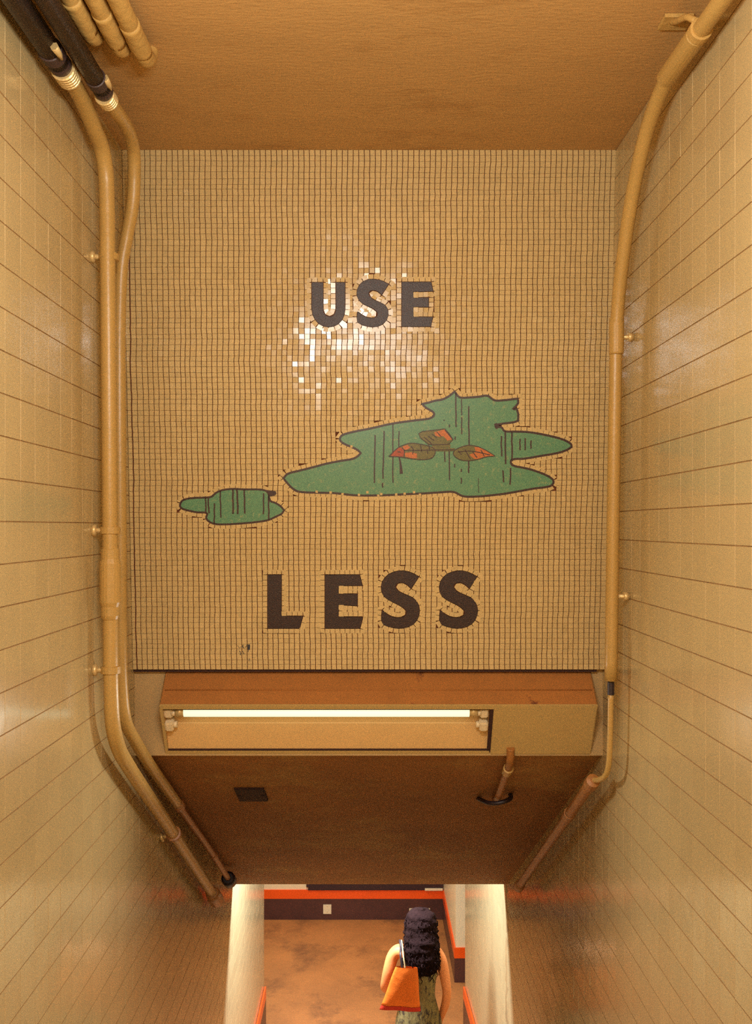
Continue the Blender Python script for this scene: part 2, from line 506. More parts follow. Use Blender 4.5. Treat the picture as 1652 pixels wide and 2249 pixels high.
bird_body = crm(zD([(90, 460), (150, 400), (225, 335), (300, 300), (400, 275), (530, 290), (640, 315), (720, 350), (735, 410), (690, 480), (560, 505), (430, 495), (290, 475), (230, 465), (140, 462)]))
bird_head = crm(zD([(120, 445), (160, 395), (225, 340), (275, 345), (300, 400), (300, 460), (230, 463), (150, 460)]))
bird_wing = zD([(505, 140), (560, 112), (700, 97), (870, 75), (930, 145), (985, 225), (920, 290), (700, 300), (640, 290), (580, 240), (530, 205)])
bird_tail = crm(zD([(990, 400), (1060, 345), (1200, 305), (1330, 325), (1450, 380), (1570, 455), (1450, 465), (1330, 500), (1200, 520), (1080, 505), (1000, 450)]))


def slab(bm, poly, d0, d1, mi=0):
    """polygon on the mural, from height d0 to d1 above its surface"""
    a = [bm.verts.new(on_panel(u, s, d1)) for u, s in poly]
    b = [bm.verts.new(on_panel(u, s, d0)) for u, s in poly]
    f = bm.faces.new(a); f.material_index = mi
    if f.normal.length == 0: f.normal_update()
    n = len(a)
    fs = [f]
    for i in range(n):
        g = bm.faces.new((a[i], b[i], b[(i + 1) % n], a[(i + 1) % n])); g.material_index = mi; fs.append(g)
    f.normal_update()
    if f.normal.dot(NV) < 0:
        for g in fs: g.normal_flip()
    bmesh.ops.triangulate(bm, faces=[f], ngon_method='EAR_CLIP')


def ribbon(bm, line, w, d0, d1, closed=False, mi=0):
    """drawn line with a width (or one per point)"""
    n = len(line)
    W = w if isinstance(w, list) else [w] * n
    L_, R_ = [], []
    for i in range(n):
        a = Vector(line[i - 1] if (closed or i > 0) else line[i]); b = Vector(line[(i + 1) % n] if (closed or i < n - 1) else line[i])
        t = (b - a).normalized(); nn = Vector((-t.y, t.x))
        p = Vector(line[i])
        L_.append(p + nn * W[i] / 2); R_.append(p - nn * W[i] / 2)
    def V(p, d): return bm.verts.new(on_panel(p.x, p.y, d))
    lt = [V(p, d1) for p in L_]; rt = [V(p, d1) for p in R_]; lb = [V(p, d0) for p in L_]; rb = [V(p, d0) for p in R_]
    fs = []
    for i in range(n if closed else n - 1):
        j = (i + 1) % n
        fs += [bm.faces.new((lt[i], rt[i], rt[j], lt[j])), bm.faces.new((lb[i], lt[i], lt[j], lb[j])), bm.faces.new((rt[i], rb[i], rb[j], rt[j]))]
    if not closed:
        fs += [bm.faces.new((lt[0], lb[0], rb[0], rt[0])), bm.faces.new((lt[-1], rt[-1], rb[-1], lb[-1]))]
    for f in fs:
        f.material_index = mi
    fs[0].normal_update()
    if fs[0].normal.dot(NV) < 0:
        for f in fs: f.normal_flip()


TH = 0.0045                 # tile thickness above the grout
# --- distance to the inlaid shapes
def seg_dist(P, poly):
    A = np.array(poly); B = np.roll(A, -1, 0)
    d = np.full(len(P), 1e9)
    inside = np.zeros(len(P), bool)
    for a, b in zip(A, B):
        ab = b - a; L2_ = ab.dot(ab) + 1e-12
        t = np.clip(((P - a) @ ab) / L2_, 0, 1)
        d = np.minimum(d, np.linalg.norm(P - (a + t[:, None] * ab), axis=1))
        c = (a[1] > P[:, 1]) != (b[1] > P[:, 1])
        xi = a[0] + (P[:, 1] - a[1]) / (b[1] - a[1] + 1e-15) * ab[0]
        inside ^= c & (P[:, 0] < xi)
    return np.where(inside, -d, d)


shapes = [p for _, p in letters] + [pond_out, puddle_out]
ncol = int(2 * H / PITCH)
nrow = int(PANEL_H / PITCH)
pw = 2 * H / ncol; ph = PANEL_H / nrow
# hand-laid waviness: every column line wanders as it goes down
wob = np.zeros((ncol + 1, nrow + 1))
common = np.cumsum(rng.normal(0, 0.0004, nrow + 1)); common -= common.mean()
for c in range(ncol + 1):
    w = np.cumsum(rng.normal(0, 0.0007, nrow + 1)); w -= np.linspace(w[0], w[-1], nrow + 1)
    wob[c] = w * 0.55 + common + rng.normal(0, 0.0004, nrow + 1)
wob = (np.roll(wob, 1, 0) + wob * 2 + np.roll(wob, -1, 0)) / 4 * 1.3
wob[0] = 0; wob[-1] = 0
rowwob = np.cumsum(rng.normal(0, 0.00035, (nrow + 1, ncol + 1)), 1); rowwob -= rowwob.mean(1, keepdims=True)
rowwob[0] = 0; rowwob[-1] = 0
cent = np.array([(-H + (c + .5) * pw, (r + .5) * ph) for r in range(nrow) for c in range(ncol)])
D = np.full(len(cent), 1e9)
for s_ in shapes: D = np.minimum(D, seg_dist(cent, s_))
D = D.reshape(nrow, ncol)
bm = bmesh.new()


def tessera(corners, d, tu, ts, ins=0.0004, mi=0):
    """corners: four (u, s) points; tilted flat face"""
    cu = sum(c[0] for c in corners) / 4; cs = sum(c[1] for c in corners) / 4
    top, bot = [], []
    for (u, s) in corners:
        du, ds = u - cu, s - cs
        k = 1 - ins / max(math.hypot(du, ds), 1e-6)
        top.append(bm.verts.new(on_panel(cu + du * k, cs + ds * k, d + tu * du + ts * ds)))
        bot.append(bm.verts.new(on_panel(u, s, -0.001)))
    fs = [bm.faces.new(top)]
    for k in range(4):
        fs.append(bm.faces.new((top[k], bot[k], bot[(k + 1) % 4], top[(k + 1) % 4])))
    fs[0].normal_update()
    if fs[0].normal.dot(NV) < 0:
        for f in fs: f.normal_flip()
    for f in fs: f.material_index = mi


GU, GS = 0.00115, 0.00025
RC = []


def border(poly, off, wscale=1.0):
    """ring of tesserae that follows an inlaid outline: one row per run between corners, one piece in each outer corner"""
    A = [Vector(p) for p in poly]
    A = [p for i, p in enumerate(A) if (p - A[i - 1]).length > 1e-5]
    n = len(A)
    area = sum(A[i].x * A[(i + 1) % n].y - A[(i + 1) % n].x * A[i].y for i in range(n))
    sgn = 1 if area > 0 else -1
    T = [(A[(i + 1) % n] - A[i]).normalized() for i in range(n)]
    nrm = lambda t: Vector((t.y, -t.x)) * sgn
    turn = [math.atan2(T[i - 1].x * T[i].y - T[i - 1].y * T[i].x, T[i - 1].dot(T[i])) * sgn for i in range(n)]
    cor = [i for i in range(n) if abs(turn[i]) > 0.55]
    if not cor: cor = [0]
    for ci, i0 in enumerate(cor):
        i1 = cor[(ci + 1) % len(cor)]
        run = [i0]
        k = i0
        while True:
            k = (k + 1) % n; run.append(k)
            if k == i1: break
        P = [A[k] for k in run]
        Ls = [(q - p).length for p, q in zip(P, P[1:])]
        tot = sum(Ls)
        m = max(1, round(tot / PITCH)); step = tot / m

        def at_len(d):
            for j, L_ in enumerate(Ls):
                if d <= L_ or j == len(Ls) - 1: return P[j] + (P[j + 1] - P[j]) * (d / L_), (P[j + 1] - P[j]).normalized()
                d -= L_
        for k in range(m):
            c0, tn = at_len((k + .5) * step)
            pa, _ = at_len(k * step + 1e-6); pb, _ = at_len((k + 1) * step - 1e-6)
            _, ta = at_len(max(0, k * step - .004)); _, tb = at_len(min(tot, (k + 1) * step + .004))
            na = (nrm(ta) + nrm(tn)).normalized(); nb = (nrm(tb) + nrm(tn)).normalized()
            if k == 0: na = nrm(at_len(0)[1])
            if k == m - 1: nb = nrm(at_len(tot)[1])
            nn = nrm(tn)
            mid = c0 + nn * off * .55
            dd = seg_dist(np.array([[mid.x, mid.y]]), poly)[0]
            if dd < off * 0.32: continue
            e = tn * 0.0006
            q = [pa + na * off * .1 + e, pb + nb * off * .1 - e, pb + nb * off - e, pa + na * off + e]
            RC.append(tuple(mid))
            tessera([tuple(v) for v in q], TH + .0006 + rng.normal(0, .0002), rng.normal(0, 0.018), rng.normal(0, 0.018))
        if turn[i0] > 0.55 and len(cor) > 1:
            p = A[i0]; n1 = nrm(T[i0 - 1]); n2 = nrm(T[i0]); mi = (n1 + n2)
            if mi.length > .3:
                mi.normalize()
                q = [p + mi * off * .15, p + n1 * off, p + mi * off * (1.30 if turn[i0] > 1 else 1.1), p + n2 * off]
                RC.append(tuple(p + mi * off * .7))
                tessera([tuple(v) for v in q], TH + .0005, rng.normal(0, 0.018), rng.normal(0, 0.018))


for _, p in letters: border(p, PITCH * 0.95)
border(pond_out, PITCH * 0.9); border(puddle_out, PITCH * 0.9)
RCA = np.array(RC)


def near_ring(p):
    return np.min(np.hypot(RCA[:, 0] - p[0], RCA[:, 1] - p[1])) < 0.78 * PITCH


sheet = rng.normal(0, 0.011, (nrow // 12 + 1, ncol // 12 + 1, 2))
for r in range(nrow):
    for c in range(ncol):
        if D[r, c] < 0.62 * PITCH and (D[r, c] < 0 or near_ring(cent[r * ncol + c])): continue
        ua = -H + c * pw; ub = ua + pw
        sa = r * ph; sb = sa + ph
        gl = GU + (.0012 if c < 2 else 0); gr = GU + (.0012 if c == 0 else 0)
        q = [(ua + wob[c, r] + gl, sa + rowwob[r, c] + GS), (ub + wob[c + 1, r] - gr, sa + rowwob[r, c + 1] + GS),
             (ub + wob[c + 1, r + 1] - gr, sb + rowwob[r + 1, c + 1] - GS), (ua + wob[c, r + 1] + gl, sb + rowwob[r + 1, c] - GS)]
        sh = sheet[r // 12, c // 12]
        tessera(q, TH + rng.normal(0, .0002), rng.normal(0, 0.019) + sh[0], rng.normal(0, 0.019) + sh[1])
obj('tile_field', bm, M['mtile'], mural)
bm = bmesh.new()
bq = [on_panel(u, s, d) for d in (0.0, -0.02) for (u, s) in ((-H, 0), (H, 0), (H, PANEL_H), (-H, PANEL_H))]
v = [bm.verts.new(p) for p in bq]
for q in ((0, 1, 2, 3), (7, 6, 5, 4), (0, 4, 5, 1), (1, 5, 6, 2), (2, 6, 7, 3), (3, 7, 4, 0)): bm.faces.new([v[i] for i in q])
bmesh.ops.recalc_face_normals(bm, faces=bm.faces)
obj('grout_bed', bm, M['mgrout'], mural)
for ch, p in letters:
    bm = bmesh.new(); slab(bm, p, 0, TH + .0012)
    o = obj('letter', bm, M['letter'], mural); o['label'] = 'black letter %s set in the tiles' % ch
mm = 0.00172                # one survey pixel on the mural, metres
# large pond
bm = bmesh.new(); slab(bm, pond_out, 0, TH + .0004)
pond = obj('pond', bm, M['pond'], mural); pond['label'] = 'large green pond with dark outline'
bm = bmesh.new()
gaps = []
ribbon(bm, pond_out, 4.6 * mm, 0, TH + .0016, closed=True)


def strokes(zf, items):
    for (x0, y0_, x1, y1_, w) in items:
        a, b = zf([(x0, y0_), (x1, y1_)])
        n = 6
        ln = [(a[0] + (b[0] - a[0]) * k / n + random.gauss(0, .0006), a[1] + (b[1] - a[1]) * k / n) for k in range(n + 1)]
        ribbon(bm, ln, w * mm, 0, TH + .0016)


strokes(zA, [(1028, 530, 1020, 1012, 3), (1118, 490, 1107, 970, 3), (1103, 1012, 1105, 1058, 3), (1207, 420, 1206, 1010, 2.6), (1268, 490, 1266, 650, 2.4)])
strokes(zB, [(372, 100, 374, 450, 3), (430, 170, 432, 330, 2.2), (432, 350, 430, 522, 2.6), (500, 240, 507, 640, 3), (503, 790, 502, 912, 3), (830, 540, 836, 745, 3), (868, 495, 872, 822, 3.4),
             (936, 500, 938, 785, 3.4), (1018, 568, 1018, 682, 3), (1070, 560, 1069, 682, 3), (1128, 585, 1127, 668, 3), (847, 885, 853, 1005, 3), (925, 860, 917, 1030, 3), (305, 600, 308, 985, 2.6),
             (258, 640, 262, 800, 2.6), (366, 545, 366, 578, 2.4), (360, 820, 358, 855, 2.4), (428, 870, 428, 900, 2.4), (427, 960, 428, 1020, 2.4), (598, 965, 602, 1110, 1.2), (250, 380, 258, 384, 2.4), (305, 425, 308, 452, 2.6)])
ln = zA([(1270, 750), (1280, 800), (1288, 860), (1292, 920)])
ribbon(bm, ln, [3 * mm, 4 * mm, 5.5 * mm, 7.5 * mm], 0, TH + .0016)
ln = zB([(760, 430), (775, 425), (790, 440), (782, 470)])
ribbon(bm, ln, [5 * mm, 8 * mm, 6 * mm, 3 * mm], 0, TH + .0018)
obj('ink_outline', bm, M['ink'], pond)
# pale replaced tesserae along the lower edge
for (x, y) in ((440, 1100), (580, 1108), (700, 1125), (865, 1132), (1090, 1125), (1060, 1140), (1240, 1128), (1325, 1120), (1420, 1105), (1480, 1130), (790, 645), (950, 1105)):
    u, s = zA([(x, y)])[0]
    a = 0.0045
    bm = bmesh.new(); slab(bm, [(u - a, s - a), (u + a, s - a), (u + a, s + a), (u - a, s + a)], 0, TH + .0022)
    obj('patched_tile', bm, M['mtile'], pond)
# small pond
bm = bmesh.new(); slab(bm, puddle_out, 0, TH + .0004)
pud = obj('pond', bm, M['pond'], mural); pud['label'] = 'small green pond at lower left of the mural'
bm = bmesh.new()
ribbon(bm, puddle_out, 4.2 * mm, 0, TH + .0016, closed=True)
strokes(zC, [(425, 1490, 432, 1682, 3.2), (460, 1500, 468, 1692, 3.2), (542, 1565, 536, 1830, 3), (615, 1405, 624, 1750, 2.8), (778, 1385, 780, 1702, 3.8), (832, 1385, 845, 1705, 3.8), (928, 1390, 932, 1697, 3.4),
             (1175, 1435, 1173, 1705, 3), (1243, 1440, 1245, 1780, 3.2)])
slab(bm, zC([(1170, 1390), (1260, 1398), (1330, 1408), (1345, 1440), (1310, 1470), (1265, 1478), (1235, 1440)]), 0, TH + .0018)
obj('ink_outline', bm, M['ink'], pud)
# bird over the pond
bm = bmesh.new(); slab(bm, bird_body, 0, TH + .0024)
slab(bm, zD([(700, 338), (800, 342), (1010, 345), (1010, 388), (800, 390), (700, 385)]), 0, TH + .0023)
bird = obj('bird', bm, M['olive'], mural); bird['label'] = 'olive and orange bird lying across the large pond'
bm = bmesh.new(); slab(bm, bird_head, 0, TH + .0030); obj('bird_head', bm, M['rustdk'], bird)
bm = bmesh.new(); slab(bm, zD([(310, 410), (400, 400), (480, 420), (485, 480), (430, 490), (320, 465)]), 0, TH + .0029)
slab(bm, zD([(280, 320), (350, 300), (390, 340), (330, 370), (295, 365)]), 0, TH + .0029)
obj('breast', bm, M['rust'], bird)
bm = bmesh.new(); slab(bm, bird_wing, 0, TH + .0028); slab(bm, zD([(690, 305), (950, 292), (945, 335), (690, 345)]), 0, TH + .0026)
obj('wing', bm, M['olive'], bird)
bm = bmesh.new(); slab(bm, zD([(720, 125), (862, 84), (925, 150), (975, 222), (905, 240), (850, 175), (800, 190), (740, 170)]), 0, TH + .0033); obj('wing_tip', bm, M['rust'], bird)
bm = bmesh.new(); slab(bm, bird_tail, 0, TH + .0026); obj('tail', bm, M['olive'], bird)
bm = bmesh.new(); slab(bm, zD([(1280, 330), (1340, 330), (1450, 385), (1560, 452), (1450, 460), (1320, 498), (1270, 490), (1210, 435), (1300, 400)]), 0, TH + .0031); obj('tail_tip', bm, M['rust'], bird)
bm = bmesh.new()
for pl in (bird_body, bird_wing, bird_tail): ribbon(bm, pl, 1.7 * mm, 0, TH + .0038, closed=True)
for a in ([(130, 460), (90, 462), (150, 400)], [(275, 340), (305, 380), (300, 460)], [(300, 375), (480, 375), (720, 370), (1000, 368)], [(400, 320), (430, 360), (420, 430)], [(530, 300), (545, 370), (540, 400)],
          [(625, 375), (630, 420)], [(640, 290), (660, 360)], [(580, 190), (650, 250), (690, 290)], [(640, 180), (720, 240)], [(690, 150), (760, 200)], [(760, 120), (820, 185)], [(870, 90), (980, 225)],
          [(1050, 400), (1230, 385), (1500, 440)], [(1150, 360), (1180, 420), (1230, 500)], [(1260, 400), (1320, 480)], [(1370, 370), (1420, 460)], [(1060, 380), (1100, 440)], [(210, 395), (255, 400)]):
    ln = zD(a); ribbon(bm, crm(ln, 3, closed=False) if len(ln) > 2 else ln, 1.9 * mm, 0, TH + .0040)
obj('ink_outline', bm, M['ink'], bird)
# scribbled ink on the tiles under the small pond
zG = lambda p: zoomed(p, 500, 1390, 16.52)
for a, w in (([(375, 440), (400, 500), (440, 540), (480, 490)], .7), ([(520, 500), (580, 430), (560, 500), (600, 550)], 1.2), ([(650, 520), (690, 470), (760, 490)], 1.1),
             ([(690, 430), (820, 420)], 1.3), ([(780, 440), (775, 600)], 5.0), ([(760, 600), (750, 680)], 1.5), ([(440, 640), (480, 720), (470, 800)], 1.2), ([(540, 640), (600, 760)], 1.0), ([(800, 920), (780, 1020)], 1.2)):
    bm = bmesh.new(); ribbon(bm, zG(a), w * mm, 0, TH + .0013)
    o = obj('ink_scribble', bm, M['graf'], mural); o['label'] = 'small dark ink stroke on the tiles'

bm = bmesh.new(); box(bm, -H, H - .03, panel_y(PB) + .006, Y_STRIP, PB - .011, PB - .0005)  # added dark strip, stands in for the shadow below the mosaic overhang
struct(obj('trim_6', bm, M['shade_plate']), 'dark strip painted as the shadow under the lower edge of the mosaic')  # not a real trim: added strip standing in for the overhang shadow

# ------------------------------------------------------------------ fluorescent light under the mural
fx0, fx1 = -0.806, 0.882
Pt = (Y_STRIP, EYE - 0.5745)      # top back
Pf = (3.627, EYE - 0.6886)        # front upper edge
Pb = (Y_STRIP, EYE - 0.8998)      # bottom back
lamp = thing('fluorescent_light', (0.04, Y_STRIP, EYE - .74), 'long two-tube fluorescent light with one lit tube below the mosaic', 'ceiling light')
fd = (Vector((0, Pb[0], Pb[1])) - Vector((0, Pf[0], Pf[1]))); FL = fd.length; fd.normalize()
fn = Vector((0, -fd.z, fd.y)); fn = -fn if fn.y < 0 else fn      # inwards (towards the wall)
F0 = Vector((0, Pf[0], Pf[1]))


def fp(x, v, w): return Vector((x, 0, 0)) + F0 + fd * v + fn * w


def fbox(bm, x0, x1, v0, v1, w0, w1, mi=0, bev=0.0):
    vs = [bm.verts.new(fp(x, v, w)) for x in (x0, x1) for v in (v0, v1) for w in (w0, w1)]
    fs = [bm.faces.new([vs[i] for i in q]) for q in ((0, 1, 3, 2), (4, 6, 7, 5), (0, 4, 5, 1), (2, 3, 7, 6), (0, 2, 6, 4), (1, 5, 7, 3))]
    for f in fs: f.material_index = mi
    bmesh.ops.recalc_face_normals(bm, faces=fs)
    if bev: bmesh.ops.bevel(bm, geom=list({e for f in fs for e in f.edges}), offset=bev, segments=2, affect='EDGES')


ox1 = 0.478                        # the open part runs fx0..ox1, the blank cover from there to fx1
ax0 = fx0 + .012
# sloping dusty top
bm = bmesh.new()
a = Vector((0, *Pt)); b = F0.copy(); tn = (b - a).normalized(); up = Vector((0, -tn.z, tn.y)); up = up if up.z > 0 else -up
vs = [bm.verts.new(Vector((x, 0, 0)) + p + up * w) for x in (fx0, fx1) for p in (a, b) for w in (-.004, 0)]
for q in ((0, 1, 3, 2), (4, 6, 7, 5), (0, 4, 5, 1), (2, 3, 7, 6), (0, 2, 6, 4), (1, 5, 7, 3)): bm.faces.new([vs[i] for i in q])
bmesh.ops.recalc_face_normals(bm, faces=bm.faces)
# fold line half way
mid = a + (b - a) * .55
tube(bm, [Vector((fx0 + .01, 0, 0)) + mid, Vector((fx1 - .01, 0, 0)) + mid], .003, 8)
obj('top_cover', bm, M['dust'], lamp)
bm = bmesh.new()
fbox(bm, fx0, fx1, -.004, .016, -.004, .006, bev=.002)       # upper lip
fbox(bm, fx0, ox1, FL - .016, FL, -.002, .004, bev=.001)     # lower lip
fbox(bm, fx0, ax0, .016, FL - .016, -.002, .003)             # left lip
for x0, x1 in ((fx0, fx0 + .003), (fx1 - .003, fx1)):        # end plates
    tri = [Vector((x, *p)) for x in (x0, x1) for p in (Pt, Pf, Pb)]
    v = [bm.verts.new(p) for p in tri]
    for q in ((0, 1, 2), (5, 4, 3), (0, 3, 4, 1), (1, 4, 5, 2), (2, 5, 3, 0)): bm.faces.new([v[i] for i in q])
bmesh.ops.recalc_face_normals(bm, faces=bm.faces)
obj('housing', bm, M['house'], lamp)
bm = bmesh.new(); fbox(bm, ox1 + .004, fx1 - .002, .012, FL, -.005, .004, bev=.0025)
obj('cover_plate', bm, M['house'], lamp)
# reflector pan: deep at the top, running out at the bottom
bm = bmesh.new()
prof = [(.016, .004), (.020, .072), (.075, .060), (.115, .034), (FL - .016, .006)]
L0 = [bm.verts.new(fp(ax0, v, w)) for v, w in prof]; L1 = [bm.verts.new(fp(ox1 - .002, v, w)) for v, w in prof]
for i in range(len(prof) - 1): bm.faces.new((L0[i], L1[i], L1[i + 1], L0[i + 1]))
e0 = [bm.verts.new(v.co) for v in L0]; e1 = [bm.verts.new(v.co) for v in L1]
bm.faces.new(e0); bm.faces.new(e1[::-1])
obj('reflector', bm, M['refl'], lamp)
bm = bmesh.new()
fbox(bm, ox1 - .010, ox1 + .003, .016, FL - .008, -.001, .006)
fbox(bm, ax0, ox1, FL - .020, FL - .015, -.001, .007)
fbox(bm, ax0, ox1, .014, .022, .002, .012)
obj('shadow_gap', bm, M['shade_plate'], lamp)
TR = .021
tv, tw = .047, .024
bm = bmesh.new(); tube(bm, [fp(fx0 + .055, tv, tw), fp(ox1 - .055, tv, tw)], TR, 20)
obj('tube', bm, M['tube'], lamp)
for xa, sg in ((fx0 + .028, 1), (ox1 - .030, -1)):
    for vv in (tv, tv + .058):
        bm = bmesh.new()
        fbox(bm, xa - .016, xa + .016, vv - .022, vv + .020, tw - .030 if vv > tv else tw - .02, tw + .018, bev=.005)
        tube(bm, [fp(xa + sg * .014, vv, tw - .008), fp(xa + sg * .028, vv, tw - .008)], .013, 14)
        obj('lamp_holder', bm, M['holder'], lamp)
for xa, sg in ((fx0 + .055, 1), (ox1 - .055, -1)):
    bm = bmesh.new(); tube(bm, [fp(xa - .001 * sg, tv, tw), fp(xa + sg * .032, tv, tw)], TR * 1.03, 20)
    obj('tube_cap', bm, M['brass'], lamp)

# ------------------------------------------------------------------ pipes on the left
XA = -0.872
pA = thing('wall_pipe', (XA, 3.16, EYE), 'thick tan pipe down the left wall with three wall clamps and a sleeve', 'pipe')
upA = [Vector((-.862, 2.66, EYE + 1.290)), Vector((-.865, 2.79, EYE + 1.296)), Vector((-.869, 2.90, EYE + 1.285)), Vector((XA, 2.99, EYE + 1.265)), Vector((XA, 3.074, EYE + 1.237)),
       Vector((XA, 3.123, EYE + 1.174)), Vector((XA, 3.139, EYE + 1.072))]
dnA = [Vector((XA, 3.145, EYE + .926)), Vector((XA, 3.166, EYE + .292)), Vector((XA, 3.178, EYE - .195)), Vector((XA, 3.191, EYE - .585)), Vector((XA, 3.215, EYE - .682)), Vector((XA, 3.283, EYE - .77)), Vector((XA, 3.41, EYE - .862)), Vector((XA, 4.092, EYE - 1.296)), Vector((XA, 5.281, EYE - 2.061))]
tube_obj('pipe_run', upA + dnA, .0258, M['pipe'], pA)


def rings(name, p, d, r, n, m, parent, step=.012):
    prof = []
    for k in range(n):
        b = k * step
        prof += [(b, r * .98), (b + step * .15, r * 1.12), (b + step * .65, r * 1.12), (b + step * .8, r * .98)]
    return collar(name, p, d, prof, m, parent)


dA = (upA[1] - upA[0]).normalized()
rings('threaded_coupling', upA[0] - dA * .01, dA, .031, 5, M['brass'], pA, .014)
# sleeve (expansion coupling)
zs0, zs1 = EYE - (1352 - 1157) / F * 3.178, EYE - (1208 - 1157) / F * 3.178
collar('sleeve', (XA, 3.178, zs0), (0, 0, 1), [(-.012, .027), (0, .031), (.03, .031), (.045, .036), (zs1 - zs0 - .045, .036), (zs1 - zs0 - .03, .031), (zs1 - zs0, .031), (zs1 - zs0 + .006, .027)], M['pipe'], pA)


def strap(name, p, axis, r, towards, parent, m=None, reach=.02):
    """band round the pipe with an ear bolted to the wall"""
    m = m or M['pipe']
    o = collar(name, p - Vector(axis).normalized() * .011, axis, [(-.002, r), (0, r + .008), (.022, r + .008), (.024, r)], m, parent)
    t = Vector(towards).normalized()
    bm = bmesh.new()
    q = p + t * (r + .004)
    tube(bm, [p + t * r * .8, q, q + t * reach], [.009, .009, .011], 12)
    tube(bm, [q + t * (reach - .012) , q + t * (reach - .008), q + t * (reach + .004)], [.011, .021, .019], 12)
    b = obj('strap_bolt', bm, M['brass'], o)
    return o


for py in (565, 1165, 1471):
    y = 3.160 + (py - 565) * 3.0e-5
    z = EYE - (py - 1157) / F * y
    strap('strap', Vector((XA, y, z)), (0, 0, 1), .0258, (-1, -.12, 0), pA, reach=.026)
strap('strap', Vector((XA, 4.209, EYE - 1.371)), (0, 1.22, -.785), .0258, (-1, -.1, -.25), pA, M['pipe2'], reach=.026)
# fitting at its lower end
bm = bmesh.new(); e = Vector((XA, 5.281, EYE - 2.061)); d = Vector((0, 1.22, -.785)).normalized()
tube(bm, [e - d * .05, e - d * .045, e + d * .02, e + d * .16, e + d * .17], [.028, .038, .042, .042, .03], 8)
obj('conduit_body', bm, M['pipe2'], pA)

pB = thing('bypass_pipe', (-.88, 3.36, EYE), 'tan pipe bowing out then running behind the thick left pipe', 'pipe')
upB = [Vector((-.792, 2.83, EYE + 1.292)), Vector((-.790, 2.95, EYE + 1.300)), Vector((-.795, 3.08, EYE + 1.312)), Vector((-.800, 3.17, EYE + 1.308)), Vector((-.807, 3.235, EYE + 1.285)), Vector((-.815, 3.275, EYE + 1.23)), Vector((-.828, 3.305, EYE + 1.13)), Vector((-.855, 3.335, EYE + 1.03)), Vector((-.876, 3.35, EYE + .94)),
       Vector((-.887, 3.36, EYE + .80)), Vector((-.889, 3.37, EYE)), Vector((-.887, 3.385, EYE - .58)), Vector((-.880, 3.41, EYE - .70)), Vector((-.872, 3.52, EYE - .80)), Vector((-.862, 3.70, EYE - .93)), Vector((-.858, 4.26, EYE - 1.262))]
tube_obj('pipe_run', upB, .0225, M['pipe'], pB)
tube_obj('narrow_run', [Vector((-.858, 4.22, EYE - 1.238)), Vector((-.857, 4.30, EYE - 1.287)), Vector((-.852, 5.0, EYE - 1.70)), Vector((-.848, 5.70, EYE - 2.13))], .0165, M['pipe2'], pB)
d = Vector((0, .6, -.36)).normalized()
collar('reducer', Vector((-.858, 4.255, EYE - 1.259)), d, [(-.03, .024), (-.02, .027), (.02, .027), (.04, .019)], M['pipe2'], pB)
collar('coupling', Vector((-.852, 5.18, EYE - 1.808)), d, [(-.04, .017), (-.035, .021), (.035, .021), (.04, .017)], M['pipe2'], pB)
bm = bmesh.new(); e = Vector((-.848, 5.70, EYE - 2.13))
tube(bm, [e - d * .03, e - d * .02, e + d * .07, e + d * .08], [.03, .042, .042, .03], 14)
obj('end_fitting', bm, M['black'], pB)
dB = (upB[1] - upB[0]).normalized()
rings('threaded_coupling', upB[0] - dB * .01, dB, .027, 4, M['brass'], pB, .013)

# dark conduits that feed them
def dark_pipe(p0, p1, r, label, nub):
    t = thing('dark_conduit', p1, label, 'pipe', None)
    bm = bmesh.new()
    tube(bm, [Vector(p0), Vector(p1)], r, 20)
    obj('conduit_run', bm, M['pipedk'], t)
    dd = (Vector(p1) - Vector(p0)).normalized()
    collar('end_nut', Vector(p1), dd, [(-.10, r), (-.098, r * 1.12), (-.06, r * 1.12), (-.055, r), (-.03, r), (-.02, r * 1.06), (.008, r * 1.0)], M['pipedk'], t)
    bm = bmesh.new()
    n = Vector(nub)
    tube(bm, [n, n + Vector((.004, .030, -.006)), n + Vector((.006, .05, -.012))], [.012, .009, .002], 6)
    obj('tape_flag', bm, M['brass'], t)
    return t


dark_pipe((-.880, -.4, EYE + 1.306), (-.866, 2.655, EYE + 1.296), .031, 'dark conduit along the top of the left wall, nearest the wall', (-.835, 2.50, EYE + 1.275))
dark_pipe((-.812, -.4, EYE + 1.318), (-.792, 2.825, EYE + 1.300), .027, 'dark conduit beside the wrapped ceiling pipes, feeding the bowed tan pipe', (-.765, 2.73, EYE + 1.30))
# thin tan conduit squeezed between them
tube_obj('thin_conduit', [Vector((-.836, -.4, EYE + 1.345)), Vector((-.836, 2.5, EYE + 1.333)), Vector((-.836, 2.86, EYE + 1.333)), Vector((-.836, 2.95, EYE + 1.35)), Vector((-.836, 2.99, EYE + 1.415))], .009, M['pipe'])
tag(bpy.data.objects['thin_conduit'], 'thin tan conduit squeezed between the two dark conduits', 'pipe')

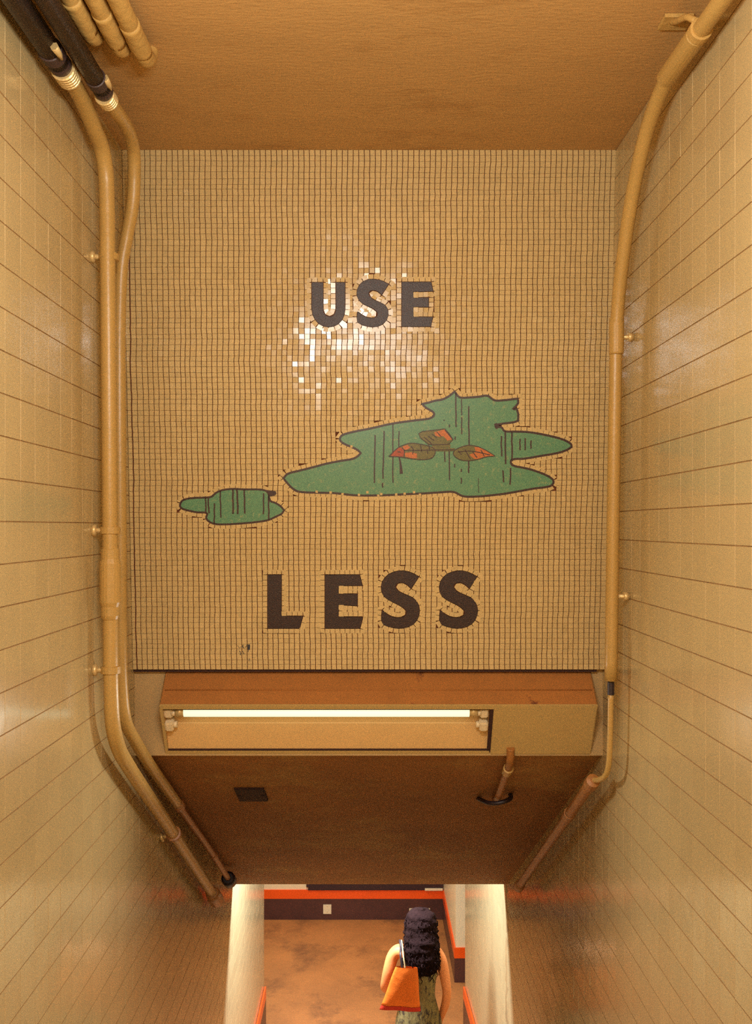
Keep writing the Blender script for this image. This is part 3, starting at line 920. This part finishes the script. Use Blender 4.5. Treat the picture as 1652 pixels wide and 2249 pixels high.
# wrapped conduits on the ceiling, turning up into it
labs = ['wrapped tan pipe on the ceiling touching the dark conduit', 'wrapped tan ceiling pipe, second from the dark conduit', 'wrapped tan ceiling pipe, third from the dark conduit',
        'wrapped tan ceiling pipe farthest from the dark conduit']
for (x, ye, r), lb in zip([(-.825, 2.60, .0175), (-.773, 2.68, .0255), (-.712, 2.745, .0255), (-.653, 2.805, .0260)], labs):
    t = thing('wrapped_pipe', (x, ye, CEIL), lb, 'pipe', 'wrapped pipes on the ceiling')
    zc = CEIL - r - .022
    pth = [Vector((x, -.4, zc)), Vector((x, 1.5, zc)), Vector((x, ye - .16, zc)), Vector((x, ye - .07, zc - .001)), Vector((x, ye - .03, zc + .008)), Vector((x, ye - .008, zc + .03)), Vector((x, ye, zc + .09))]
    tube_obj('pipe_run', pth, r, M['wrap'], t, sub=6)
    bm = bmesh.new()
    ring = []
    for k in range(9):
        yy = ye - .24 + k * .02
        ring.append((yy, r * (1.02 + .10 * random.random())))
    rr = tube(bm, [Vector((x, y, zc)) for y, _ in ring], [q for _, q in ring], 18)
    obj('cloth_wrap', bm, M['wrap'], t, smooth=True)

# ------------------------------------------------------------------ pipe on the right
XR = 0.868
pR = thing('wall_pipe', (XR, 3.35, EYE), 'tan pipe down the right wall ending in a thin black-collared pipe', 'pipe')
pthR = [Vector((.876, -.4, EYE + 1.312)), Vector((.872, 1.6, EYE + 1.306)), Vector((XR, 2.296, EYE + 1.294)), Vector((XR, 2.549, EYE + 1.302)), Vector((XR, 2.724, EYE + 1.306)), Vector((XR, 2.870, EYE + 1.270)), Vector((XR, 2.977, EYE + 1.211)), Vector((XR, 3.094, EYE + 1.10)),
        Vector((XR, 3.191, EYE + .963)), Vector((XR, 3.269, EYE + .808)), Vector((XR, 3.303, EYE + .681)), Vector((XR, 3.318, EYE + .486)), Vector((XR, 3.347, EYE)), Vector((XR, 3.376, EYE - .55))]
tube_obj('pipe_run', pthR, .0229, M['pipe'], pR)
d = Vector((0, .18, .006)).normalized()
collar('coupling', Vector((XR, 2.647, EYE + 1.305)), d, [(-.16, .0235), (-.155, .0285), (.10, .0285), (.105, .0235)], M['pipe'], pR)
collar('coupling', Vector((XR, 3.300, EYE + .730)), (0, .03, -1), [(-.002, .0235), (0, .0258), (.12, .0258), (.125, .0235)], M['pipe'], pR)
# ceiling bracket
o = collar('strap', Vector((XR, 2.470, EYE + 1.299)), (0, 1, 0), [(-.014, .0245), (-.013, .030), (.013, .030), (.014, .0245)], M['wrap'], pR)
bm = bmesh.new()
tube(bm, smooth_path([Vector((XR - .010, 2.47, EYE + 1.325)), Vector((XR - .022, 2.50, EYE + 1.352)), Vector((XR - .020, 2.58, EYE + 1.385)), Vector((XR - .018, 2.64, CEIL - .004))], 4), .009, 10)
box(bm, XR - .050, XR + .030, 2.60, 2.67, CEIL - .012, CEIL - .001, bev=.002)
obj('strap_bracket', bm, M['wrap'], o)
for z, y in ((EYE + .665, 3.308), (EYE - .248, 3.362)):
    bm = bmesh.new()
    tube(bm, [Vector((XR + .012, y, z)), Vector((XR + .04, y - .002, z)), Vector((H - .001, y - .004, z))], [.009, .009, .012], 10)
    tube(bm, [Vector((XR + .040, y - .003, z)), Vector((XR + .056, y - .003, z))], .0155, 10)
    obj('strap_bolt', bm, M['brass'], pR)
collar('black_collar', Vector((XR, 3.378, EYE - .5555)), (0, 0, -1), [(0, .0125), (.001, .0122), (.046, .0122), (.047, .0095)], M['black'], pR)
tube_obj('narrow_run', [Vector((XR, 3.378, EYE - .595)), Vector((XR, 3.391, EYE - .778)), Vector((.867, 3.405, EYE - .861)), Vector((.864, 3.435, EYE - .905)), Vector((.857, 3.500, EYE - .939)), Vector((.851, 3.580, EYE - .963))], .0102, M['pipe'], pR)
tube_obj('sloped_run', [Vector((.848, 3.561, EYE - .958)), Vector((.846, 4.378, EYE - 1.459)), Vector((.8445, 5.31, EYE - 2.03))], .0210, M['pipe2'], pR)
d = Vector((0, .84, -.515)).normalized()
collar('coupling', Vector((.848, 3.580, EYE - .971)), d, [(-.03, .013), (-.025, .0255), (.03, .0265), (.06, .022)], M['pipe2'], pR)
collar('coupling', Vector((.847, 3.990, EYE - 1.219)), d, [(-.03, .0215), (-.028, .0255), (.03, .0255), (.032, .0215)], M['pipe2'], pR)
collar('end_fitting', Vector((.8445, 5.295, EYE - 2.02)), d, [(-.05, .0215), (-.045, .0285), (.03, .0285), (.035, .02)], M['pipe2'], pR)

# ------------------------------------------------------------------ fittings on the soffit
sd = Vector((0, SOF_Y1 - SOF_Y0, SOF_Z1 - HB)).normalized()
sn = Vector((0, sd.z, -sd.y)); sn = sn if sn.z < 0 else -sn


def sp(x, y, d): return Vector((x, y, soffit(y))) + sn * d


t = thing('soffit_conduit', sp(.57, 4.0, .03), 'short brown conduit with a fork clamp under the light, on the sloped soffit', 'pipe')
tube_obj('conduit_run', [Vector((.560, 3.715, EYE - .872)), Vector((.561, 3.735, EYE - .915)), sp(.565, 3.83, .034), sp(.568, 3.95, .035), sp(.575, 4.22, .035), sp(.578, 4.30, .025), sp(.579, 4.33, -.01)], .0155, M['pipe2'], t)
collar('coupling', sp(.565, 3.85, .034), sd, [(-.03, .016), (-.028, .021), (.03, .021), (.032, .016)], M['pipe'], t)
bm = bmesh.new()
tube(bm, smooth_path([sp(.505, 4.36, .0), sp(.510, 4.28, .03), sp(.535, 4.22, .06), sp(.572, 4.20, .066), sp(.612, 4.20, .055), sp(.638, 4.24, .03), sp(.645, 4.30, .0)], 5), .010, 10)
obj('fork_clamp', bm, M['black'], t)
# dark plate
bm = bmesh.new()
vs = [bm.verts.new(sp(x, y, d)) for x in (-.600, -.466) for y in (4.19, 4.375) for d in (-.005, .010)]
fs = [bm.faces.new([vs[i] for i in q]) for q in ((0, 1, 3, 2), (4, 6, 7, 5), (0, 4, 5, 1), (2, 3, 7, 6), (0, 2, 6, 4), (1, 5, 7, 3))]
bmesh.ops.recalc_face_normals(bm, faces=fs)
bmesh.ops.bevel(bm, geom=list(bm.edges), offset=.003, segments=2, affect='EDGES')
t = tag(obj('blanking_plate', bm, M['shade_plate']), 'small dark rectangular plate on the sloped soffit', 'plate')
for x in (-.585, -.481):
    bm = bmesh.new(); p = sp(x, 4.28, .009); tube(bm, [p, p + sn * .005], .007, 10)
    obj('screw', bm, M['shade_plate'], t)

# ------------------------------------------------------------------ lower corridor fittings
bm = bmesh.new(); box(bm, -.68, .835, Y_FAR - .03, Y_FAR - .001, .3365, 1.35, bev=.004)
t = tag(obj('notice_board', bm, M['board']), 'dark board hung low on the far wall above the orange band', 'board')
bm = bmesh.new()
for x0, x1, z0, z1 in ((-.70, -.66, .375, 1.37), (.80, .835, .375, 1.37), (-.70, .835, 1.34, 1.37)):
    box(bm, x0, x1, Y_FAR - .036, Y_FAR - .028, z0, z1)
obj('frame', bm, M['shade_plate'], t)
bm = bmesh.new(); box(bm, .63, .83, Y_FAR - .045, Y_FAR - .031, .337, .362, bev=.002)
obj('pale_ledge', bm, M['white'], t)


def plate(x0, x1, z0, z1, label):
    bm = bmesh.new(); box(bm, x0, x1, Y_FAR - .024, Y_FAR - .0142, z0, z1, bev=.003)
    o = tag(obj('cover_plate', bm, M['white']), label, 'plate')
    xm = (x0 + x1) / 2
    for z in (z0 + .02, z1 - .02):
        bm = bmesh.new(); tube(bm, [Vector((xm, Y_FAR - .025, z)), Vector((xm, Y_FAR - .0215, z))], .005, 10)
        obj('screw', bm, M['brass'], o)


plate(-.512, -.420, .068, .172, 'small white square plate on the dark base of the far wall')
plate(.455, .690, .050, .130, 'pale plate on the dark base right behind the woman\'s head')

# ------------------------------------------------------------------ the woman walking away
PY = 6.81
SC = F / PY


def pp(px, py, dy=0.0):
    return Vector(((px - 810) / SC, PY + dy, EYE - (py - 1157) / SC))


woman = thing('person', ((918 - 810) / SC, PY, 0), 'woman with long curly black hair in an olive sleeveless dress, seen from behind', 'person')


def skin_mesh(joints, edges, root):
    me = bpy.data.meshes.new('tmp'); me.from_pydata([j[0] for j in joints], edges, [])
    o = bpy.data.objects.new('tmp', me); COL.objects.link(o)
    md = o.modifiers.new('s', 'SKIN'); md.use_smooth_shade = True
    ly = me.skin_vertices[0].data
    for i, j in enumerate(joints):
        r = j[1]; ly[i].radius = r if isinstance(r, tuple) else (r, r)
        ly[i].use_root = (i == root)
    o.modifiers.new('u', 'SUBSURF').levels = 2
    dg = bpy.context.evaluated_depsgraph_get(); dg.update()
    out = bpy.data.meshes.new_from_object(o.evaluated_get(dg))
    bpy.data.objects.remove(o)
    return out


J = []; E = []


def jt(p, r, link=None):
    J.append((tuple(p), r)); i = len(J) - 1
    if link is not None: E.append((link, i))
    return i


cx = (919 - 810) / SC
pel = jt((cx, PY, .86), (.135, .105))
wai = jt((cx, PY - .005, 1.03), (.108, .085), pel)
chs = jt((cx, PY + .005, 1.19), (.128, .095), wai)
upc = jt((cx, PY + .005, 1.305), (.105, .075), chs)
nck = jt((cx + .005, PY + .012, 1.385), (.052, .05), upc)
nk2 = jt((cx + .012, PY + .028, 1.45), (.047, .047), nck)
hd = jt((cx + .016, PY + .035, 1.52), (.06, .07), nk2)
# left arm (towards the bag)
a0 = jt(pp(872, 2086), .055, upc)
a1 = jt(pp(862, 2100), .050, a0)
a2 = jt(pp(852, 2132, -.02), .043, a1)
a3 = jt(pp(844, 2166, -.02), .036, a2)
a4 = jt(pp(852, 2186, .09), .035, a3)
a5 = jt(pp(868, 2204, .20), .024, a4)
# right arm
b0 = jt(pp(958, 2090), .055, upc)
b1 = jt(pp(968, 2104), .049, b0)
b2 = jt(pp(976, 2138, -.005), .042, b1)
b3 = jt(pp(982, 2176, -.02), .036, b2)
b4 = jt(pp(979, 2206, .005), .035, b3)
b5 = jt(pp(968, 2246, .05), .024, b4)
# hands
def hand(w, d, side, curl, link):
    """w wrist index, d direction of the hand, side = vector towards the thumb"""
    W = Vector(J[w][0]); d = Vector(d).normalized(); side = Vector(side).normalized(); side = (side - d * side.dot(d)).normalized()
    n = d.cross(side)
    n = n * curl
    pal = jt(W + d * .055, (.030, .020), w)
    for k, L_ in enumerate((.066, .074, .070, .056)):
        o = side * (.026 - .0175 * k)
        k0 = jt(W + d * .085 + o, .0095, pal)
        k1 = jt(W + d * (.085 + L_ * .45) + o + n * .008, .0088, k0)
        k2 = jt(W + d * (.085 + L_ * .75) + o + n * .026, .0080, k1)
        jt(W + d * (.085 + L_ * .88) + o + n * .045, .0070, k2)
    t0 = jt(W + d * .030 + side * .034, .011, pal)
    t1 = jt(W + d * .060 + side * .050 + n * .012, .0100, t0)
    jt(W + d * .085 + side * .048 + n * .028, .0085, t1)


hand(a5, (.25, .85, -.25), (.3, 0, .9), -1, None)
hand(b5, (-.12, .15, -1), (0, 1, .1), 1, None)
# legs, one foot forward
for sx, ky, fy, fz in ((-1, .07, .16, .0), (1, -.02, -.16, .03)):
    h = jt((cx + sx * .085, PY, .80), (.09, .09), pel)
    k = jt((cx + sx * .085, PY + ky, .46), (.056, .058), h)
    c = jt((cx + sx * .085, PY + (ky + fy) / 2 - .015, .31), (.05, .052), k)
    an = jt((cx + sx * .085, PY + fy - .02, .10 + fz), (.035, .036), c)
    he = jt((cx + sx * .087, PY + fy + .03, .055 + fz * .6), (.034, .034), an)
    ba = jt((cx + sx * .092, PY + fy + .13, .042), (.036, .026), he)
    jt((cx + sx * .094, PY + fy + .19, .036), (.028, .018), ba)
bme = skin_mesh(J, E, pel)
bm = bmesh.new(); bm.from_mesh(bme)
# head with a face, turned away from the viewer
hb = bmesh.new(); bmesh.ops.create_uvsphere(hb, u_segments=28, v_segments=22, radius=1)
hc = Vector((cx + .017, PY + .045, 1.520))
for v in hb.verts:
    x, y, z = v.co
    X = x * .074; Y = y * .094; Z = z * .106
    if z < 0: X *= 1 + z * .28; Y *= 1 + z * .10
    fr = max(0, y) ** 2
    Y -= .010 * math.exp(-((abs(x) - .42) ** 2 + (z - .02) ** 2) / .03) * fr            # eye sockets
    Y += .024 * math.exp(-(x ** 2) / .02 - ((z + .20) ** 2) / .035) * fr                # nose
    Y += .008 * math.exp(-(x ** 2) / .06 - ((z + .50) ** 2) / .008) * fr                # lips
    Y += .012 * math.exp(-(x ** 2) / .08 - ((z + .86) ** 2) / .03)                      # chin
    if abs(x) > .9 and abs(z + .08) < .25: X *= 1.14                                    # ears
    v.co = hc + Vector((X, Y, Z))
tmp = bpy.data.meshes.new('tmp'); hb.to_mesh(tmp); hb.free()
bm.from_mesh(tmp)
me = bpy.data.meshes.new('body'); bm.to_mesh(me); bm.free()
o = bpy.data.objects.new('tmpb', me); COL.objects.link(o)
md = o.modifiers.new('r', 'REMESH'); md.mode = 'VOXEL'; md.voxel_size = .0065; md.use_smooth_shade = True
sm = o.modifiers.new('sm', 'SMOOTH'); sm.factor = .5; sm.iterations = 2
dg = bpy.context.evaluated_depsgraph_get(); dg.update()
me2 = bpy.data.meshes.new_from_object(o.evaluated_get(dg)); bpy.data.objects.remove(o)
me2.name = 'body'; me2.materials.clear(); me2.materials.append(M['skin'])
for p in me2.polygons: p.use_smooth = True
body = bpy.data.objects.new('body', me2); COL.objects.link(body)
body.parent = woman; body.matrix_parent_inverse = Matrix.Translation(-woman.location)


def fbm(p, f):
    from mathutils import noise
    return noise.fractal(Vector(p) * f, 1.0, 2.0, 4)


# hair: a long curly mass
bm = bmesh.new()
rows = [(1.646, .02, .02, .02), (1.636, .062, .058, .03), (1.612, .094, .090, .035), (1.57, .108, .106, .03), (1.51, .114, .112, .02), (1.45, .120, .108, -.01), (1.39, .124, .096, -.04),
        (1.33, .124, .080, -.065), (1.28, .116, .066, -.078), (1.245, .098, .050, -.085), (1.222, .055, .03, -.088)]
hx = (925 - 810) / SC
seg = 40
zz = np.linspace(1.648, 1.222, 46)
ra = np.array(rows)[::-1]
prev = None; allr = []
for z in zz:
    rx = np.interp(z, ra[:, 0], ra[:, 1]); ry = np.interp(z, ra[:, 0], ra[:, 2]); oy = np.interp(z, ra[:, 0], ra[:, 3])
    ring = []
    for k in range(seg):
        a = 2 * PI * k / seg
        q = Vector((hx + math.cos(a) * rx, PY + oy + math.sin(a) * ry, z))
        d = fbm(q, 16) * .014 + math.sin(z * 120 + k * 1.7 + 3 * math.sin(k * .9)) * .004
        dirv = Vector((math.cos(a), math.sin(a), 0))
        ring.append(bm.verts.new(q + dirv * d))
    allr.append(ring)
for a, b in zip(allr, allr[1:]):
    for k in range(seg):
        f = bm.faces.new((a[k], b[k], b[(k + 1) % seg], a[(k + 1) % seg])); f.smooth = True
bm.faces.new(allr[0][::-1]); bm.faces.new(allr[-1])
# loose curls along the outline
for i in range(130):
    a = random.uniform(PI * .95, PI * 2.05); z = random.uniform(1.26, 1.60)
    rx = np.interp(z, ra[:, 0], ra[:, 1]); ry = np.interp(z, ra[:, 0], ra[:, 2]); oy = np.interp(z, ra[:, 0], ra[:, 3])
    p0 = Vector((hx + math.cos(a) * rx, PY + oy + math.sin(a) * ry, z))
    ph_ = random.uniform(0, 6)
    pts = []
    for k in range(10):
        t_ = k / 9
        pts.append(p0 + Vector((math.cos(ph_ + t_ * 11) * .007 + math.cos(a) * .006, math.sin(ph_ + t_ * 11) * .007 + math.sin(a) * .006, -t_ * .085)))
    tube(bm, pts, [.004 * (1 - .6 * k / 9) for k in range(10)], 5)
obj('hair', bm, M['hair'], woman)

# dress
bm = bmesh.new()
dr = np.array([(1.245, .128, .098), (1.21, .137, .108), (1.12, .124, .104), (1.04, .119, .100), (.96, .138, .115), (.87, .163, .135), (.75, .178, .150), (.60, .195, .165), (.46, .215, .185)])[::-1]
zs = np.linspace(1.245, .46, 44); seg = 64; prev = None
for i, z in enumerate(zs):
    rx = np.interp(z, dr[:, 0], dr[:, 1]); ry = np.interp(z, dr[:, 0], dr[:, 2])
    fold = max(0, (1.02 - z)) * .028
    ring = []
    for k in range(seg):
        a = 2 * PI * k / seg
        w = 1 + fold / rx * (math.sin(a * 9 + z * 3) + .6 * math.sin(a * 15 - z * 5)) * .55
        sag = (.02 * math.cos(a) ** 2 if i == 0 else 0)
        ring.append(bm.verts.new((cx + math.cos(a) * rx * w, PY + math.sin(a) * ry * w, z + (sag if i == 0 else 0))))
    if prev:
        for k in range(seg):
            f = bm.faces.new((prev[k], ring[k], ring[(k + 1) % seg], prev[(k + 1) % seg])); f.smooth = True
    prev = ring
obj('dress', bm, M['dress'], woman)
for sx in (-1, 1):
    bm = bmesh.new()
    tube(bm, smooth_path([Vector((cx + sx * .075, PY - .094, 1.245)), Vector((cx + sx * .082, PY - .084, 1.30)), Vector((cx + sx * .088, PY - .04, 1.372)), Vector((cx + sx * .088, PY + .02, 1.385)), Vector((cx + sx * .08, PY + .085, 1.30)), Vector((cx + sx * .075, PY + .1, 1.24))], 5), .009, 8)
    obj('dress_strap', bm, M['dress'], woman)
for sx, fy, fz in ((-1, .16, 0), (1, -.16, .03)):
    bm = bmesh.new()
    pts = [(-.045, .0), (-.03, .032), (.10, .040), (.20, .036), (.232, .0), (.20, -.036), (.10, -.040), (-.03, -.032)]
    a = [bm.verts.new((cx + sx * .09 + x, PY + fy + .01 + y, .001)) for y, x in pts]
    b = [bm.verts.new((cx + sx * .09 + x, PY + fy + .01 + y, .016)) for y, x in pts]
    bm.faces.new(a); bm.faces.new(b)
    for k in range(8): bm.faces.new((a[k], a[(k + 1) % 8], b[(k + 1) % 8], b[k]))
    tube(bm, smooth_path([Vector((cx + sx * .09 - .042, PY + fy + .11, .012)), Vector((cx + sx * .092, PY + fy + .115, .072)), Vector((cx + sx * .09 + .042, PY + fy + .11, .012))], 5), .007, 8)
    bmesh.ops.recalc_face_normals(bm, faces=bm.faces)
    obj('sandal', bm, M['shoe'], woman)

# tote bag on her left shoulder
BY = 6.655; BS = F / BY


def bp(px, py, dy=0): return Vector(((px - 810) / BS, BY + dy, EYE - (py - 1157) / BS))


bag = thing('tote_bag', bp(880, 2225), 'orange canvas tote bag hanging from the woman\'s left shoulder', 'bag')
TLc, TRc, BLc, BRc = (869, 2123), (917, 2125), (834, 2216), (924, 2221)


def bag_mesh(v0, v1, nv, thick=.05, grow=0.0):
    bm = bmesh.new(); nu = 14
    front, back = [], []
    for j in range(nv + 1):
        v = v0 + (v1 - v0) * j / nv
        fr, bk = [], []
        for i in range(nu + 1):
            u = i / nu
            px = (TLc[0] * (1 - u) + TRc[0] * u) * (1 - v) + (BLc[0] * (1 - u) + BRc[0] * u) * v
            py = (TLc[1] * (1 - u) + TRc[1] * u) * (1 - v) + (BLc[1] * (1 - u) + BRc[1] * u) * v
            px += math.sin(v * 7) * 1.2 * (u - .5)
            bulge = thick * (math.sin(PI * min(max(u, .0), 1)) ** .5) * (.25 + .75 * math.sin(PI * min(1, .15 + v * .8)) ** .7) / 2 + grow
            rip = .006 * math.sin(u * 9 + v * 4) * v
            p = bp(px, py)
            fr.append(bm.verts.new(p + Vector((0, -bulge + rip, 0)))); bk.append(bm.verts.new(p + Vector((0, bulge * .8 + rip + .0005, 0))))
        front.append(fr); back.append(bk)
    for j in range(nv):
        for i in range(nu):
            bm.faces.new((front[j][i], front[j][i + 1], front[j + 1][i + 1], front[j + 1][i]))
            bm.faces.new((back[j][i + 1], back[j][i], back[j + 1][i], back[j + 1][i + 1]))
        bm.faces.new((front[j][0], front[j + 1][0], back[j + 1][0], back[j][0]))
        bm.faces.new((front[j][nu], back[j][nu], back[j + 1][nu], front[j + 1][nu]))
    for i in range(nu):
        bm.faces.new((front[nv][i], front[nv][i + 1], back[nv][i + 1], back[nv][i]))
    bmesh.ops.recalc_face_normals(bm, faces=bm.faces)
    return bm


obj('bag_body', bag_mesh(0, .90, 14), M['bag'], bag, smooth=True)
obj('bag_hem', bag_mesh(.90, 1.0, 3, grow=.0015), M['bagdk'], bag, smooth=True)
for k, (x0, x1, m) in enumerate(((876, 884, 'black'), (882, 890, 'cream'))):
    bm = bmesh.new()
    top = Vector(J[a0][0]) + Vector((.022 + .012 * k, -.0, .062))
    tube(bm, smooth_path([bp(x1, 2128, -.01), bp((x0 + x1) / 2, 2100, .02), top + Vector((.004, -.055, -.020)), top, top + Vector((-.0, .06, -.03)), bp(x1, 2128, .05)], 6), .0075 if k == 0 else .005, 8)
    obj('strap', bm, M[m], bag)

# ------------------------------------------------------------------ lights
def area(name, loc, size, size_y, power, col, rot=(0, 0, 0), spread=PI):
    l = bpy.data.lights.new(name, 'AREA'); l.shape = 'RECTANGLE'; l.size = size; l.size_y = size_y
    l.energy = power; l.color = col; l.spread = spread
    o = bpy.data.objects.new(name, l); COL.objects.link(o)
    o.location = loc; o.rotation_euler = rot
    return o


WARM = (1.0, 0.985, 0.92)
for k in (-1, 0, 1):
    l = bpy.data.lights.new('landing_lamp', 'POINT'); l.energy = 22; l.shadow_soft_size = .045; l.color = WARM
    o = bpy.data.objects.new('landing_lamp', l); COL.objects.link(o); o.location = (.17 * k - .05, 1.15, EYE + .83)
area('landing_fill_back', (0, -1.6, CEIL - .06), 1.5, 1.8, 112, WARM, (math.radians(8), 0, 0), math.radians(134))  # broad unseen fill added behind the camera to lift the walls
area('corridor_tube', (-.16, 6.70, LOWCEIL - .05), 1.1, .12, 86, (.78, .92, 1.09))
tl = area('fluorescent_output', fp(-.06, tv + .02, -.012), .36, .07, 7.5, (1.0, .98, .86))
tl.rotation_euler = (-fn).to_track_quat('-Z', 'Y').to_euler()
area('corridor_fill_far', (-.6, 9.4, LOWCEIL - .05), .12, 1.2, 26, WARM)  # unseen light added to brighten the far floor

w = bpy.data.worlds.new('dark'); S.world = w; w.use_nodes = True
w.node_tree.nodes['Background'].inputs[0].default_value = (*lin((120, 70, 40)), 1)
w.node_tree.nodes['Background'].inputs[1].default_value = 0.05

# ------------------------------------------------------------------ camera
cd = bpy.data.cameras.new('camera'); cam = bpy.data.objects.new('camera', cd); COL.objects.link(cam)
cam.location = (0, 0, EYE); cam.rotation_euler = (PI / 2, 0, 0)
cd.sensor_fit = 'VERTICAL'; cd.sensor_height = 36; cd.lens = F / 2249 * 36
cd.shift_x = 16 / 2249; cd.shift_y = 32.5 / 2249
cd.clip_start = .05
S.camera = cam
S.view_settings.view_transform = 'Standard'; S.view_settings.look = 'None'
S.view_settings.gamma = 1; S.view_settings.use_curve_mapping = False
S.view_settings.exposure = 0.60
S.cycles.max_bounces = 8; S.cycles.diffuse_bounces = 5; S.cycles.glossy_bounces = 4
S.cycles.sample_clamp_indirect = 2; S.cycles.sample_clamp_direct = 2; S.cycles.caustics_reflective = False

S.cycles.use_denoising = False
